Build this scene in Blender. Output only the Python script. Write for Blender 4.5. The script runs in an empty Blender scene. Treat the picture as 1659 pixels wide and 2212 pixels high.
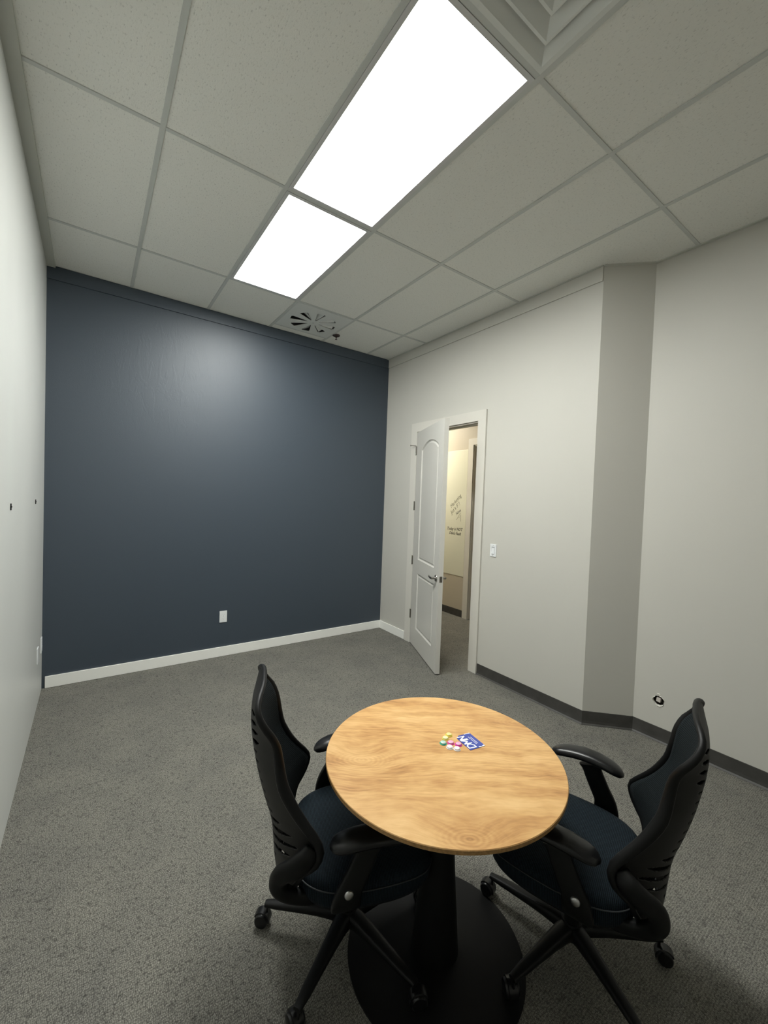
import bpy, bmesh, math, random
from mathutils import Vector, Matrix
random.seed(7)
PI = math.pi
D = bpy.data
SC = bpy.context.scene
COL = SC.collection

# ------------------------------------------------------------------ helpers
def link_mesh(name, bm, mat=None, parent=None, smooth=False, recalc=True, mods=None, angle=None):
    if recalc: bmesh.ops.recalc_face_normals(bm, faces=bm.faces)
    me = D.meshes.new(name); bm.to_mesh(me); bm.free()
    if smooth:
        for p in me.polygons: p.use_smooth = True
        if angle is not None: me.set_sharp_from_angle(angle=angle)
    o = D.objects.new(name, me); COL.objects.link(o)
    if mat is not None:
        for m in (mat if isinstance(mat, (list, tuple)) else [mat]): me.materials.append(m)
    if parent is not None: o.parent = parent
    return o

def thing(name, label, cat, loc=(0, 0, 0), rotz=0, group=None):
    o = D.objects.new(name, None); COL.objects.link(o); o.empty_display_size = .05
    o.location = loc; o.rotation_euler = (0, 0, rotz)
    o['label'] = label; o['category'] = cat
    if group: o['group'] = group
    return o

def tag(o, label, cat, group=None):
    o['label'] = label; o['category'] = cat
    if group: o['group'] = group
    return o

def struct(o):
    o['kind'] = 'structure'; return o

def add_box(bm, lo, hi, bevel=0, M=None):
    vs = [bm.verts.new((x, y, z)) for x in (lo[0], hi[0]) for y in (lo[1], hi[1]) for z in (lo[2], hi[2])]
    idx = [(0, 1, 3, 2), (4, 6, 7, 5), (0, 4, 5, 1), (2, 3, 7, 6), (0, 2, 6, 4), (1, 5, 7, 3)]
    fs = [bm.faces.new([vs[i] for i in f]) for f in idx]
    if bevel > 0:
        es = list({e for f in fs for e in f.edges})
        r = bmesh.ops.bevel(bm, geom=es, offset=bevel, segments=2, affect='EDGES', profile=.6)
        vs = list({v for f in r['faces'] for v in f.verts} | {v for v in vs if v.is_valid})
    if M is not None: bmesh.ops.transform(bm, matrix=M, verts=vs)
    return vs

def box(name, lo, hi, mat, parent=None, bevel=0, smooth=False):
    bm = bmesh.new(); add_box(bm, lo, hi, bevel)
    return link_mesh(name, bm, mat, parent, smooth)

def add_lathe(bm, prof, seg=32, M=None, cap=True):
    rings = []
    for r, z in prof:
        if r < 1e-6:
            rings.append([bm.verts.new((0, 0, z))])
        else:
            rings.append([bm.verts.new((r * math.cos(2 * PI * i / seg), r * math.sin(2 * PI * i / seg), z)) for i in range(seg)])
    for a, b in zip(rings, rings[1:]):
        for i in range(seg):
            j = (i + 1) % seg
            if len(a) == 1 and len(b) == 1: continue
            if len(a) == 1: bm.faces.new((a[0], b[i], b[j]))
            elif len(b) == 1: bm.faces.new((a[i], a[j], b[0]))
            else: bm.faces.new((a[i], a[j], b[j], b[i]))
    if cap:
        for r in (rings[0], rings[-1]):
            if len(r) > 1: bm.faces.new(r)
    vs = [v for r in rings for v in r]
    if M is not None: bmesh.ops.transform(bm, matrix=M, verts=vs)
    return vs

def catmull(pts, n):
    P = [Vector(p) for p in pts]; P = [2 * P[0] - P[1]] + P + [2 * P[-1] - P[-2]]
    out = []
    for i in range(1, len(P) - 2):
        for k in range(n):
            t = k / n
            out.append(.5 * ((2 * P[i]) + (-P[i-1] + P[i+1]) * t + (2*P[i-1] - 5*P[i] + 4*P[i+1] - P[i+2]) * t*t + (-P[i-1] + 3*P[i] - 3*P[i+1] + P[i+2]) * t**3))
    out.append(P[-2]); return out

def loft(bm, secs, cap=True, closed=False):
    """secs: list of lists of points, same length, each a closed loop"""
    R = [[bm.verts.new(p) for p in s] for s in secs]
    n = len(R[0]); pr = list(zip(R, R[1:])) + ([(R[-1], R[0])] if closed else [])
    for a, b in pr:
        for i in range(n):
            j = (i + 1) % n
            bm.faces.new((a[i], a[j], b[j], b[i]))
    if cap and not closed:
        bm.faces.new(R[0]); bm.faces.new(R[-1])
    return R

def sweep(bm, pts, ra, rb, up=(0, 0, 1), seg=12, power=2.0, closed=False, cap=True):
    """superellipse section swept along pts; ra along side axis, rb along the up-ish axis; may be lists"""
    n = len(pts); secs = []
    for i, p in enumerate(pts):
        p = Vector(p)
        a = Vector(pts[(i + 1) % n] if (closed or i < n - 1) else pts[i]); b = Vector(pts[i - 1] if (closed or i > 0) else pts[i])
        t = (a - b).normalized()
        u = Vector(up(i) if callable(up) else up)
        s = t.cross(u)
        if s.length < 1e-5: s = t.cross(Vector((1, 0, 0)))
        s.normalize(); w = s.cross(t).normalized()
        A = ra[i] if isinstance(ra, (list, tuple)) else ra; B = rb[i] if isinstance(rb, (list, tuple)) else rb
        ring = []
        for k in range(seg):
            c, d = math.cos(2*PI*k/seg), math.sin(2*PI*k/seg)
            e = 2 / power
            ring.append(p + s * A * math.copysign(abs(c)**e, c) + w * B * math.copysign(abs(d)**e, d))
        secs.append(ring)
    return loft(bm, secs, cap=cap, closed=closed)

def interp(tab, x):
    """smooth monotone interpolation of a table of (x, y)"""
    if x <= tab[0][0]: return tab[0][1]
    if x >= tab[-1][0]: return tab[-1][1]
    n = len(tab); k = 0
    while x > tab[k + 1][0]: k += 1
    def sl(i): return (tab[i + 1][1] - tab[i][1]) / (tab[i + 1][0] - tab[i][0])
    def m(i):
        if i == 0: return sl(0)
        if i == n - 1: return sl(n - 2)
        a, b = sl(i - 1), sl(i)
        return 0 if a * b <= 0 else 2 * a * b / (a + b)
    h = tab[k + 1][0] - tab[k][0]; t = (x - tab[k][0]) / h
    return ((2*t**3 - 3*t*t + 1) * tab[k][1] + (t**3 - 2*t*t + t) * h * m(k) + (-2*t**3 + 3*t*t) * tab[k + 1][1] + (t**3 - t*t) * h * m(k + 1))

# ------------------------------------------------------------------ materials
def mat(name, color, rough=.6, metal=0, spec=.5, bump=None, var=None, coat=0):
    m = D.materials.new(name); m.use_nodes = True
    nt = m.node_tree; b = nt.nodes['Principled BSDF']
    b.inputs['Base Color'].default_value = (*color, 1); b.inputs['Roughness'].default_value = rough
    b.inputs['Metallic'].default_value = metal; b.inputs['Specular IOR Level'].default_value = spec
    b.inputs['Coat Weight'].default_value = coat
    tc = nt.nodes.new('ShaderNodeTexCoord')
    if bump:
        for sc, st, dist in (bump if isinstance(bump, list) else [bump]):
            n = nt.nodes.new('ShaderNodeTexNoise'); n.inputs['Scale'].default_value = sc; n.inputs['Detail'].default_value = 3
            nt.links.new(tc.outputs['Object'], n.inputs['Vector'])
            k = nt.nodes.new('ShaderNodeBump'); k.inputs['Strength'].default_value = st; k.inputs['Distance'].default_value = dist
            nt.links.new(n.outputs['Fac'], k.inputs['Height'])
            if b.inputs['Normal'].links: nt.links.new(b.inputs['Normal'].links[0].from_socket, k.inputs['Normal'])
            nt.links.new(k.outputs['Normal'], b.inputs['Normal'])
    if var:
        sc, amt = var
        n = nt.nodes.new('ShaderNodeTexNoise'); n.inputs['Scale'].default_value = sc; n.inputs['Detail'].default_value = 4
        nt.links.new(tc.outputs['Object'], n.inputs['Vector'])
        r = nt.nodes.new('ShaderNodeValToRGB')
        r.color_ramp.elements[0].position = .3; r.color_ramp.elements[1].position = .7
        r.color_ramp.elements[0].color = (*[c * (1 - amt) for c in color], 1)
        r.color_ramp.elements[1].color = (*[min(1, c * (1 + amt)) for c in color], 1)
        nt.links.new(n.outputs['Fac'], r.inputs['Fac']); nt.links.new(r.outputs['Color'], b.inputs['Base Color'])
    return m

def emis(name, color, strength):
    m = D.materials.new(name); m.use_nodes = True; nt = m.node_tree
    nt.nodes.remove(nt.nodes['Principled BSDF'])
    e = nt.nodes.new('ShaderNodeEmission'); e.inputs['Color'].default_value = (*color, 1); e.inputs['Strength'].default_value = strength
    nt.links.new(e.outputs[0], nt.nodes['Material Output'].inputs['Surface'])
    return m

WALLC = (.575, .563, .515)
M_wall = mat('cream_paint', WALLC, .55, bump=[(260, .12, .001), (9, .08, .006)], var=(1.3, .015))
M_wallL = mat('pale_wall_paint', (.62, .63, .605), .42, bump=[(220, .12, .001), (5, .12, .006)], var=(1.6, .02))
M_trimw = mat('white_trim_paint', (.66, .64, .585), .35, bump=(60, .04, .001))
M_base = mat('white_baseboard_paint', (.90, .90, .86), .38, bump=(60, .04, .001))
M_door = mat('door_paint', (.63, .615, .57), .32, bump=(160, .08, .0006))
M_cove = mat('dark_grey_vinyl', (.052, .05, .046), .55, bump=(90, .2, .001), var=(14, .18))
M_grid = mat('ceiling_grid_paint', (.58, .60, .575), .45)
M_edge = mat('shadow_mould_paint', (.55, .56, .51), .6, bump=(120, .1, .001))
M_fixture = mat('fixture_frame_white', (.62, .62, .62), .35)
M_black = mat('black_plastic', (.0042, .0044, .0046), .48, spec=.3, bump=(420, .25, .0006))
M_blackgl = mat('black_gloss_rubber', (.007, .0072, .0078), .28, spec=.45)
M_shell = mat('back_shell_plastic', (.0105, .0098, .0092), .52, spec=.35, bump=(500, .3, .0006))
M_metal = mat('brushed_nickel', (.42, .40, .37), .25, metal=1)
M_chrome = mat('silver_cap', (.6, .6, .6), .3, metal=1)
M_white = mat('white_plastic', (.80, .82, .83), .3)
M_grey = mat('fitting_grey', (.42, .44, .46), .5)  # plain grey for the rocker frame, screws and outlet slots
M_dark = mat('void_dark', (.012, .011, .010), .9)
M_brown = mat('sprinkler_bronze', (.10, .075, .07), .4, metal=.6)
M_vent = mat('vent_white_metal', (.72, .74, .71), .4)
M_base2 = mat('table_black_metal', (.0035, .0035, .0038), .6, spec=.25, bump=(300, .2, .0005))
M_light = emis('lit_diffuser', (.985, 1.0, .955), 15.5)
M_lighthall = emis('lit_hall_diffuser', (1, .95, .82), 26)
M_wb = mat('whiteboard_paint', (.70, .70, .575), .22)
M_hall = mat('hall_wall_paint', (.50, .45, .36), .5)
M_ink = mat('marker_ink', (.02, .02, .02), .5)
M_ink2 = mat('faded_marker_ink', (.11, .11, .07), .5)

def carpet():
    m = D.materials.new('grey_loop_carpet'); m.use_nodes = True; nt = m.node_tree; b = nt.nodes['Principled BSDF']
    b.inputs['Roughness'].default_value = .95; b.inputs['Specular IOR Level'].default_value = .12
    N = nt.nodes.new; L = nt.links.new
    tc = N('ShaderNodeTexCoord')
    mp = N('ShaderNodeMapping'); mp.inputs['Rotation'].default_value = (0, 0, math.radians(0)); L(tc.outputs['Object'], mp.inputs['Vector'])
    # loops laid in rows: product of waves with jitter
    n0 = N('ShaderNodeTexNoise'); n0.inputs['Scale'].default_value = 45; n0.inputs['Detail'].default_value = 2; L(mp.outputs[0], n0.inputs['Vector'])
    mx = N('ShaderNodeMixRGB'); mx.blend_type = 'ADD'; mx.inputs['Fac'].default_value = .012
    L(mp.outputs[0], mx.inputs[1]); L(n0.outputs['Color'], mx.inputs[2])
    vo = N('ShaderNodeTexVoronoi'); vo.inputs['Scale'].default_value = 190; vo.inputs['Randomness'].default_value = .45
    m2 = N('ShaderNodeMapping'); m2.inputs['Scale'].default_value = (1, .62, 1); L(mx.outputs[0], m2.inputs['Vector']); L(m2.outputs[0], vo.inputs['Vector'])
    n1 = N('ShaderNodeTexNoise'); n1.inputs['Scale'].default_value = 330; n1.inputs['Detail'].default_value = 2; L(tc.outputs['Object'], n1.inputs['Vector'])
    n2 = N('ShaderNodeTexNoise'); n2.inputs['Scale'].default_value = 3.2; n2.inputs['Detail'].default_value = 5; n2.inputs['Roughness'].default_value = .65; L(tc.outputs['Object'], n2.inputs['Vector'])
    r1 = N('ShaderNodeValToRGB'); r1.color_ramp.elements[0].position = .15; r1.color_ramp.elements[1].position = .85
    r1.color_ramp.elements[0].color = (.268, .263, .238, 1); r1.color_ramp.elements[1].color = (.062, .061, .056, 1)
    L(vo.outputs['Distance'], r1.inputs['Fac'])
    r2 = N('ShaderNodeValToRGB'); r2.color_ramp.elements[0].position = .32; r2.color_ramp.elements[1].position = .72
    r2.color_ramp.elements[0].color = (.5, .5, .5, 1); r2.color_ramp.elements[1].color = (1.5, 1.49, 1.45, 1)
    L(n1.outputs['Fac'], r2.inputs['Fac'])
    r3 = N('ShaderNodeValToRGB'); r3.color_ramp.elements[0].position = .3; r3.color_ramp.elements[1].position = .7
    r3.color_ramp.elements[0].color = (.86, .86, .87, 1); r3.color_ramp.elements[1].color = (1.12, 1.11, 1.08, 1)
    L(n2.outputs['Fac'], r3.inputs['Fac'])
    a = N('ShaderNodeMixRGB'); a.blend_type = 'MULTIPLY'; a.inputs['Fac'].default_value = 1; L(r1.outputs[0], a.inputs[1]); L(r2.outputs[0], a.inputs[2])
    c = N('ShaderNodeMixRGB'); c.blend_type = 'MULTIPLY'; c.inputs['Fac'].default_value = 1; L(a.outputs[0], c.inputs[1]); L(r3.outputs[0], c.inputs[2])
    L(c.outputs[0], b.inputs['Base Color'])
    inv = N('ShaderNodeMath'); inv.operation = 'SUBTRACT'; inv.inputs[0].default_value = 1; L(vo.outputs['Distance'], inv.inputs[1])
    bu = N('ShaderNodeBump'); bu.inputs['Strength'].default_value = .55; bu.inputs['Distance'].default_value = .004
    L(inv.outputs[0], bu.inputs['Height']); L(bu.outputs[0], b.inputs['Normal'])
    return m
M_carpet = carpet()

def tile_mat():
    m = mat('ceiling_tile', (.36, .365, .33), .85, spec=.2)
    nt = m.node_tree; b = nt.nodes['Principled BSDF']; N = nt.nodes.new; L = nt.links.new
    tc = N('ShaderNodeTexCoord')
    mp = N('ShaderNodeMapping'); mp.inputs['Scale'].default_value = (1.6, .7, 1); L(tc.outputs['Object'], mp.inputs['Vector'])
    n = N('ShaderNodeTexNoise'); n.inputs['Scale'].default_value = 95; n.inputs['Detail'].default_value = 4; n.inputs['Roughness'].default_value = .6; L(mp.outputs[0], n.inputs['Vector'])
    r = N('ShaderNodeValToRGB'); r.color_ramp.elements[0].position = .30; r.color_ramp.elements[1].position = .42
    r.color_ramp.elements[0].color = (.60, .605, .57, 1); r.color_ramp.elements[1].color = (.83, .835, .79, 1)
    L(n.outputs['Fac'], r.inputs['Fac']); L(r.outputs[0], b.inputs['Base Color'])
    bu = N('ShaderNodeBump'); bu.inputs['Strength'].default_value = .5; bu.inputs['Distance'].default_value = .003
    L(n.outputs['Fac'], bu.inputs['Height']); L(bu.outputs[0], b.inputs['Normal'])
    return m
M_tile = tile_mat()

def navy_mat():
    m = mat('navy_paint', (.037, .053, .074), .50, spec=.8)
    nt = m.node_tree; b = nt.nodes['Principled BSDF']; N = nt.nodes.new; L = nt.links.new
    tc = N('ShaderNodeTexCoord')
    n1 = N('ShaderNodeTexNoise'); n1.inputs['Scale'].default_value = 170; n1.inputs['Detail'].default_value = 3; L(tc.outputs['Object'], n1.inputs['Vector'])
    b1 = N('ShaderNodeBump'); b1.inputs['Strength'].default_value = .28; b1.inputs['Distance'].default_value = .0016; L(n1.outputs['Fac'], b1.inputs['Height'])
    # trowel strokes of old patching under the paint, stretched up the wall
    mp = N('ShaderNodeMapping'); mp.inputs['Scale'].default_value = (5.5, 1, 1.7); mp.inputs['Rotation'].default_value = (0, .25, 0); L(tc.outputs['Object'], mp.inputs['Vector'])
    n2 = N('ShaderNodeTexNoise'); n2.inputs['Scale'].default_value = 2.6; n2.inputs['Detail'].default_value = 9; n2.inputs['Roughness'].default_value = .62; n2.inputs['Distortion'].default_value = .8; L(mp.outputs[0], n2.inputs['Vector'])
    r2 = N('ShaderNodeValToRGB'); r2.color_ramp.elements[0].position = .50; r2.color_ramp.elements[1].position = .56; L(n2.outputs['Fac'], r2.inputs['Fac'])
    mask = N('ShaderNodeVectorMath'); mask.operation = 'DISTANCE'; mask.inputs[1].default_value = (-.85, 1.965, 2.75); L(tc.outputs['Object'], mask.inputs[0])
    rm = N('ShaderNodeMapRange'); rm.inputs[1].default_value = .1; rm.inputs[2].default_value = .85; rm.inputs[3].default_value = 1; rm.inputs[4].default_value = 0; L(mask.outputs['Value'], rm.inputs[0])
    mu = N('ShaderNodeMath'); mu.operation = 'MULTIPLY'; L(r2.outputs[0], mu.inputs[0]); L(rm.outputs[0], mu.inputs[1])
    b2 = N('ShaderNodeBump'); b2.inputs['Strength'].default_value = .13; b2.inputs['Distance'].default_value = .0035; L(mu.outputs[0], b2.inputs['Height']); L(b1.outputs[0], b2.inputs['Normal'])
    L(b2.outputs[0], b.inputs['Normal'])
    return m
M_navy = navy_mat()

def wood_mat():
    m = mat('oak_laminate', (.6, .38, .17), .38, spec=.4)
    nt = m.node_tree; b = nt.nodes['Principled BSDF']; N = nt.nodes.new; L = nt.links.new
    def math_(op, *a):
        n = N('ShaderNodeMath'); n.operation = op
        for i, v in enumerate(a):
            if isinstance(v, (int, float)): n.inputs[i].default_value = v
            else: L(v, n.inputs[i])
        return n.outputs[0]
    tc = N('ShaderNodeTexCoord')
    mp = N('ShaderNodeMapping'); mp.inputs['Rotation'].default_value = (0, 0, math.radians(35.4)); L(tc.outputs['Object'], mp.inputs['Vector'])
    sx = N('ShaderNodeSeparateXYZ'); L(mp.outputs[0], sx.inputs[0])
    U, V = sx.outputs[0], sx.outputs[1]
    wn = N('ShaderNodeTexNoise'); wn.inputs['Scale'].default_value = 5; wn.inputs['Detail'].default_value = 4; L(mp.outputs[0], wn.inputs['Vector'])
    wob = math_('MULTIPLY', math_('SUBTRACT', wn.outputs['Fac'], .5), .06)
    field = math_('ADD', V, wob)
    bend = None; rings = None
    c, s = math.cos(math.radians(35.4)), math.sin(math.radians(35.4))
    for (kx, ky, rad, amp) in ((-.273, .120, .060, 1.0), (-.205, -.325, .048, 1.0), (.40, -.012, .05, .55), (.035, -.385, .03, .0)):
        ku, kv = kx * c - ky * s, kx * s + ky * c
        du = math_('SUBTRACT', U, ku); dv = math_('SUBTRACT', V, kv)
        d = math_('SQRT', math_('ADD', math_('POWER', math_('ABSOLUTE', math_('MULTIPLY', du, .62)), 2), math_('POWER', math_('ABSOLUTE', dv), 2)))
        d = math_('ADD', d, math_('MULTIPLY', wob, .38))
        w = math_('MULTIPLY', math_('POWER', 2.718, math_('MULTIPLY', math_('MULTIPLY', math_('DIVIDE', d, rad), math_('DIVIDE', d, rad)), -1.0)), amp)
        rg = math_('MULTIPLY', math_('ADD', math_('MULTIPLY', math_('SINE', math_('MULTIPLY', d, 620)), .5), .5), w)
        rings = rg if rings is None else math_('ADD', rings, rg)
        core = math_('MULTIPLY', math_('POWER', 2.718, math_('MULTIPLY', math_('POWER', math_('DIVIDE', d, .010), 2), -1.0)), amp * .5)
        rings = math_('ADD', rings, core)
        bw = math_('MULTIPLY', math_('POWER', 2.718, math_('MULTIPLY', math_('POWER', math_('DIVIDE', d, rad * 1.7), 2), -1.0)), .07 * amp)
        field = math_('ADD', field, bw)
    cb = N('ShaderNodeCombineXYZ'); L(math_('MULTIPLY', U, .13), cb.inputs[0]); L(field, cb.inputs[1])
    g1 = N('ShaderNodeTexNoise'); g1.inputs['Scale'].default_value = 16; g1.inputs['Detail'].default_value = 6; g1.inputs['Roughness'].default_value = .6; L(cb.outputs[0], g1.inputs['Vector'])
    g2 = N('ShaderNodeTexNoise'); g2.inputs['Scale'].default_value = 130; g2.inputs['Detail'].default_value = 3; L(cb.outputs[0], g2.inputs['Vector'])
    g3 = N('ShaderNodeTexNoise'); g3.inputs['Scale'].default_value = 7; g3.inputs['Detail'].default_value = 3; L(mp.outputs[0], g3.inputs['Vector'])
    v = math_('ADD', math_('MULTIPLY', g1.outputs['Fac'], .55), math_('ADD', math_('MULTIPLY', g2.outputs['Fac'], .20), math_('MULTIPLY', g3.outputs['Fac'], .25)))
    v = math_('SUBTRACT', v, math_('MULTIPLY', rings, .055))
    r = N('ShaderNodeValToRGB'); e = r.color_ramp.elements
    e[0].position = .32; e[0].color = (.30, .145, .05, 1); e[1].position = .66; e[1].color = (.80, .53, .245, 1)
    k = e.new(.43); k.color = (.53, .285, .105, 1); k = e.new(.52); k.color = (.66, .395, .160, 1)
    L(v, r.inputs['Fac']); L(r.outputs[0], b.inputs['Base Color'])
    return m
M_wood = wood_mat()
M_edgeband = mat('oak_edge_band', (.36, .205, .075), .45, var=(120, .25))

def fabric(name, col, hi, scale, rot=0, axis='Y'):
    m = mat(name, col, .85, spec=.15); nt = m.node_tree; b = nt.nodes['Principled BSDF']; N = nt.nodes.new; L = nt.links.new
    tc = N('ShaderNodeTexCoord'); mp = N('ShaderNodeMapping'); mp.inputs['Rotation'].default_value = (0, 0, rot); L(tc.outputs['Object'], mp.inputs['Vector'])
    w = N('ShaderNodeTexWave'); w.bands_direction = axis; w.inputs['Scale'].default_value = scale; w.inputs['Distortion'].default_value = .6; w.inputs['Detail'].default_value = 2; w.inputs['Detail Scale'].default_value = 3
    L(mp.outputs[0], w.inputs['Vector'])
    n = N('ShaderNodeTexNoise'); n.inputs['Scale'].default_value = 260; L(tc.outputs['Object'], n.inputs['Vector'])
    mu = N('ShaderNodeMath'); mu.operation = 'MULTIPLY'; L(w.outputs['Fac'], mu.inputs[0]); L(n.outputs['Fac'], mu.inputs[1])
    r = N('ShaderNodeValToRGB'); r.color_ramp.elements[0].position = .12; r.color_ramp.elements[1].position = .6
    r.color_ramp.elements[0].color = (*col, 1); r.color_ramp.elements[1].color = (*hi, 1); L(mu.outputs[0], r.inputs['Fac']); L(r.outputs[0], b.inputs['Base Color'])
    bu = N('ShaderNodeBump'); bu.inputs['Strength'].default_value = .4; bu.inputs['Distance'].default_value = .001; L(w.outputs['Fac'], bu.inputs['Height']); L(bu.outputs[0], b.inputs['Normal'])
    return m
M_seat = fabric('seat_ribbed_fabric', (.004, .0068, .0095), (.017, .028, .037), 62, axis='X')
M_mesh = fabric('back_mesh_fabric', (.005, .0068, .0078), (.020, .027, .030), 52, axis='Z')
M_stitch = mat('grey_stitching', (.03, .034, .036), .7)

# ------------------------------------------------------------------ room dimensions (metres)
XL, XR, XR3 = -1.819, 1.559, 1.811
YB, YF = 1.965, -4.3
H = 3.426
JY1, JY2 = -.735, -.985
DY0, DY1, DZ = .410, 1.335, 2.452      # doorway
TH = .125
XH, YH0, YH1 = 2.862, -.6, 3.6        # hall far wall
HZ = 3.05

# floor (room + hall in one carpet)
bm = bmesh.new(); add_box(bm, (XL - .1, YF - .1, -.06), (XH + .2, YH1 + .1, 0))
struct(link_mesh('floor', bm, M_carpet))

# walls
struct(box('wall_back', (XL - .12, YB, 0), (XR + TH, YB + .12, H + .05), M_navy))
struct(box('wall_left', (XL - .12, YF - .12, 0), (XL, YB, H + .05), M_wallL))
struct(box('wall_front', (XL, YF - .12, 0), (XR3 + .12, YF, H + .05), M_wall))
bm = bmesh.new()
add_box(bm, (XR, DY1, 0), (XR + TH, YB, H + .05)); add_box(bm, (XR, DY0, DZ), (XR + TH, DY1, H + .05)); add_box(bm, (XR, JY1, 0), (XR + TH, DY0, H + .05))
bmesh.ops.remove_doubles(bm, verts=bm.verts, dist=1e-5)
struct(link_mesh('wall_right', bm, M_wall))
# angled return of the jog
bm = bmesh.new()
b0 = [Vector((XR, JY1, 0)), Vector((XR3, JY2, 0)), Vector((XR3 + TH, JY2 + .05, 0)), Vector((XR + TH, JY1 + .05, 0))]
loft(bm, [b0, [v + Vector((0, 0, H + .05)) for v in b0]])
struct(link_mesh('wall_angled', bm, M_wall))
# recessed right wall, with a ragged hole knocked through the plaster board
HY, HZc = -1.146, .289
hole = []
for i in range(28):
    a = 2 * PI * i / 28
    r = .035 + .0016 * math.sin(2 * a + 2) + .0018 * random.uniform(-1, 1)
    if 1 < i < 4: r *= .90
    hole.append((r * math.cos(a) * .98, r * math.sin(a) * .98))
bm = bmesh.new()
outer = [bm.verts.new((XR3, y, z)) for y, z in ((YF, 0), (JY2, 0), (JY2, H + .05), (YF, H + .05))]
inner = [bm.verts.new((XR3, HY + a, HZc + b)) for a, b in hole]
es = [bm.edges.new((outer[i], outer[(i + 1) % 4])) for i in range(4)] + [bm.edges.new((inner[i], inner[(i + 1) % 28])) for i in range(28)]
bmesh.ops.triangle_fill(bm, use_beauty=True, edges=es)
inn2 = [bm.verts.new((XR3 + .013, HY + a, HZc + b)) for a, b in hole]
for i in range(28):
    j = (i + 1) % 28; bm.faces.new((inner[i], inner[j], inn2[j], inn2[i]))
# back skin
bk = [bm.verts.new((XR3 + .12, y, z)) for y, z in ((YF, 0), (JY2, 0), (JY2, H + .05), (YF, H + .05))]
bm.faces.new(bk)
for i in range(4):
    j = (i + 1) % 4; bm.faces.new((outer[i], outer[j], bk[j], bk[i]))
struct(link_mesh('wall_recess', bm, M_wall))

t = thing('wall_hole', 'ragged hole in the cream wall above the dark base, with a pale block inside', 'wall damage', (XR3, HY, HZc))
bm = bmesh.new(); add_box(bm, (.05, -.05, -.05), (.055, .05, .05)); add_box(bm, (.014, -.052, -.05), (.055, -.048, .05)); add_box(bm, (.014, .048, -.05), (.055, .052, .05)); add_box(bm, (.014, -.05, .048), (.055, .05, .052)); add_box(bm, (.014, -.05, -.052), (.055, .05, -.048))
link_mesh('cavity', bm, mat('hole_cavity', (.07, .06, .05), .9), t)
bm = bmesh.new(); add_box(bm, (.008, -.010, -.015), (.04, .017, .017), .002, Matrix.Rotation(.12, 4, 'X'))
link_mesh('inner_block', bm, mat('pale_block', (.62, .57, .52), .5), t)
bm = bmesh.new()
M_torn = mat('torn_paper', (.80, .79, .72), .7)
for seg0, seg1, wd in ((16, 24, .010), (25, 31, .004), (7, 14, .004)):
    prev = None
    for i in range(seg0, seg1 + 1):
        a, b = hole[i % 28]; f = math.sin(PI * (i - seg0) / (seg1 - seg0)) * wd + .001; l = math.hypot(a, b)
        p = [bm.verts.new((-.0006, a * 1.0, b * 1.0)), bm.verts.new((-.0045, a * (1 + f / l * .6), b * (1 + f / l * .6))), bm.verts.new((-.0008, a * (1 + f / l), b * (1 + f / l)))]
        if prev:
            for k in range(2): bm.faces.new((prev[k], prev[k + 1], p[k + 1], p[k]))
        prev = p
vs = [bm.verts.new(q) for q in ((-.001, -.012, .044), (-.007, .004, .046), (-.001, .012, .050), (-.001, -.004, .053))]
bm.faces.new(vs)
link_mesh('torn_edge', bm, M_torn, t)

# ------------------------------------------------------------------ ceiling tiles, grid, fixtures
XS = [-3 * .61 + .0, -1.2424, -.6115, 0, .61, 1.22, XR3 + .02]
XS[0] = XL
YS = [YF, -3.69 + .02, -2.47, -1.243, 0, 1.236, YB]
YS = [YF, -3.69, -2.47, -1.243, 0, 1.236, YB]
ZT = H + .006
holes = {(-.6115, -1.243), (-.6115, 0)}
bm = bmesh.new()
def quad(bm, x0, y0, x1, y1, z):
    bm.faces.new([bm.verts.new(p) for p in ((x0, y0, z), (x1, y0, z), (x1, y1, z), (x0, y1, z))])
for i in range(len(XS) - 1):
    for j in range(len(YS) - 1):
        x0, x1, y0, y1 = XS[i], XS[i + 1], YS[j], YS[j + 1]
        if (x0, y0) in holes: continue
        if i == 3 and j == 5:                              # swirl diffuser bay
            quad(bm, x0, y0 + .61, x1, y1, ZT); continue
        if i == 2 and j == 2:                              # square louvre bay, rest is a half tile
            quad(bm, x0, y0, x1, y1 - .61, ZT); continue
        quad(bm, x0, y0, x1, y1, ZT)
ceil = link_mesh('ceiling', bm, M_tile, recalc=False)
for p in ceil.data.polygons: pass
ceil.data.flip_normals()
struct(ceil)
bm = bmesh.new(); add_box(bm, (XL - .1, YF - .1, H + .28), (XR3 + .1, YB + .1, H + .32)); struct(link_mesh('ceiling_deck', bm, M_dark))
# tees
bm = bmesh.new(); T = .012
for x in XS[1:-1]: add_box(bm, (x - T, YF, H), (x + T, YB, H + .012))
for y in YS[1:-1]: add_box(bm, (XL, y - T * .9, H + .0008), (XR3, y + T * .9, H + .012))
add_box(bm, (0, 1.846 - T, H + .0008), (.61, 1.846 + T, H + .012)); add_box(bm, (-.6115, -1.853 - T, H + .0008), (0, -1.853 + T, H + .012))
struct(link_mesh('ceiling_grid', bm, M_grid))
# wall angles
bm = bmesh.new()
add_box(bm, (XR - .022, JY1, H - .001), (XR, YB, H + .012))
o = Vector((-.70, -.71, 0)).normalized() * .022
a, b = Vector((XR, JY1, H - .001)), Vector((XR3, JY2, H - .001)); u = Vector((0, 0, .012))
loft(bm, [[a, a + o, a + o + u, a + u], [b, b + Vector((-.022, -.01, 0)), b + Vector((-.022, -.01, .012)), b + u]])
add_box(bm, (XR3 - .024, YF, H - .001), (XR3, JY2, H + .012))
struct(link_mesh('trim_1', bm, M_edge))
struct(box('trim_2', (XL, YF, H - .012), (XL + .055, YB, H + .012), M_edge))
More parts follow.
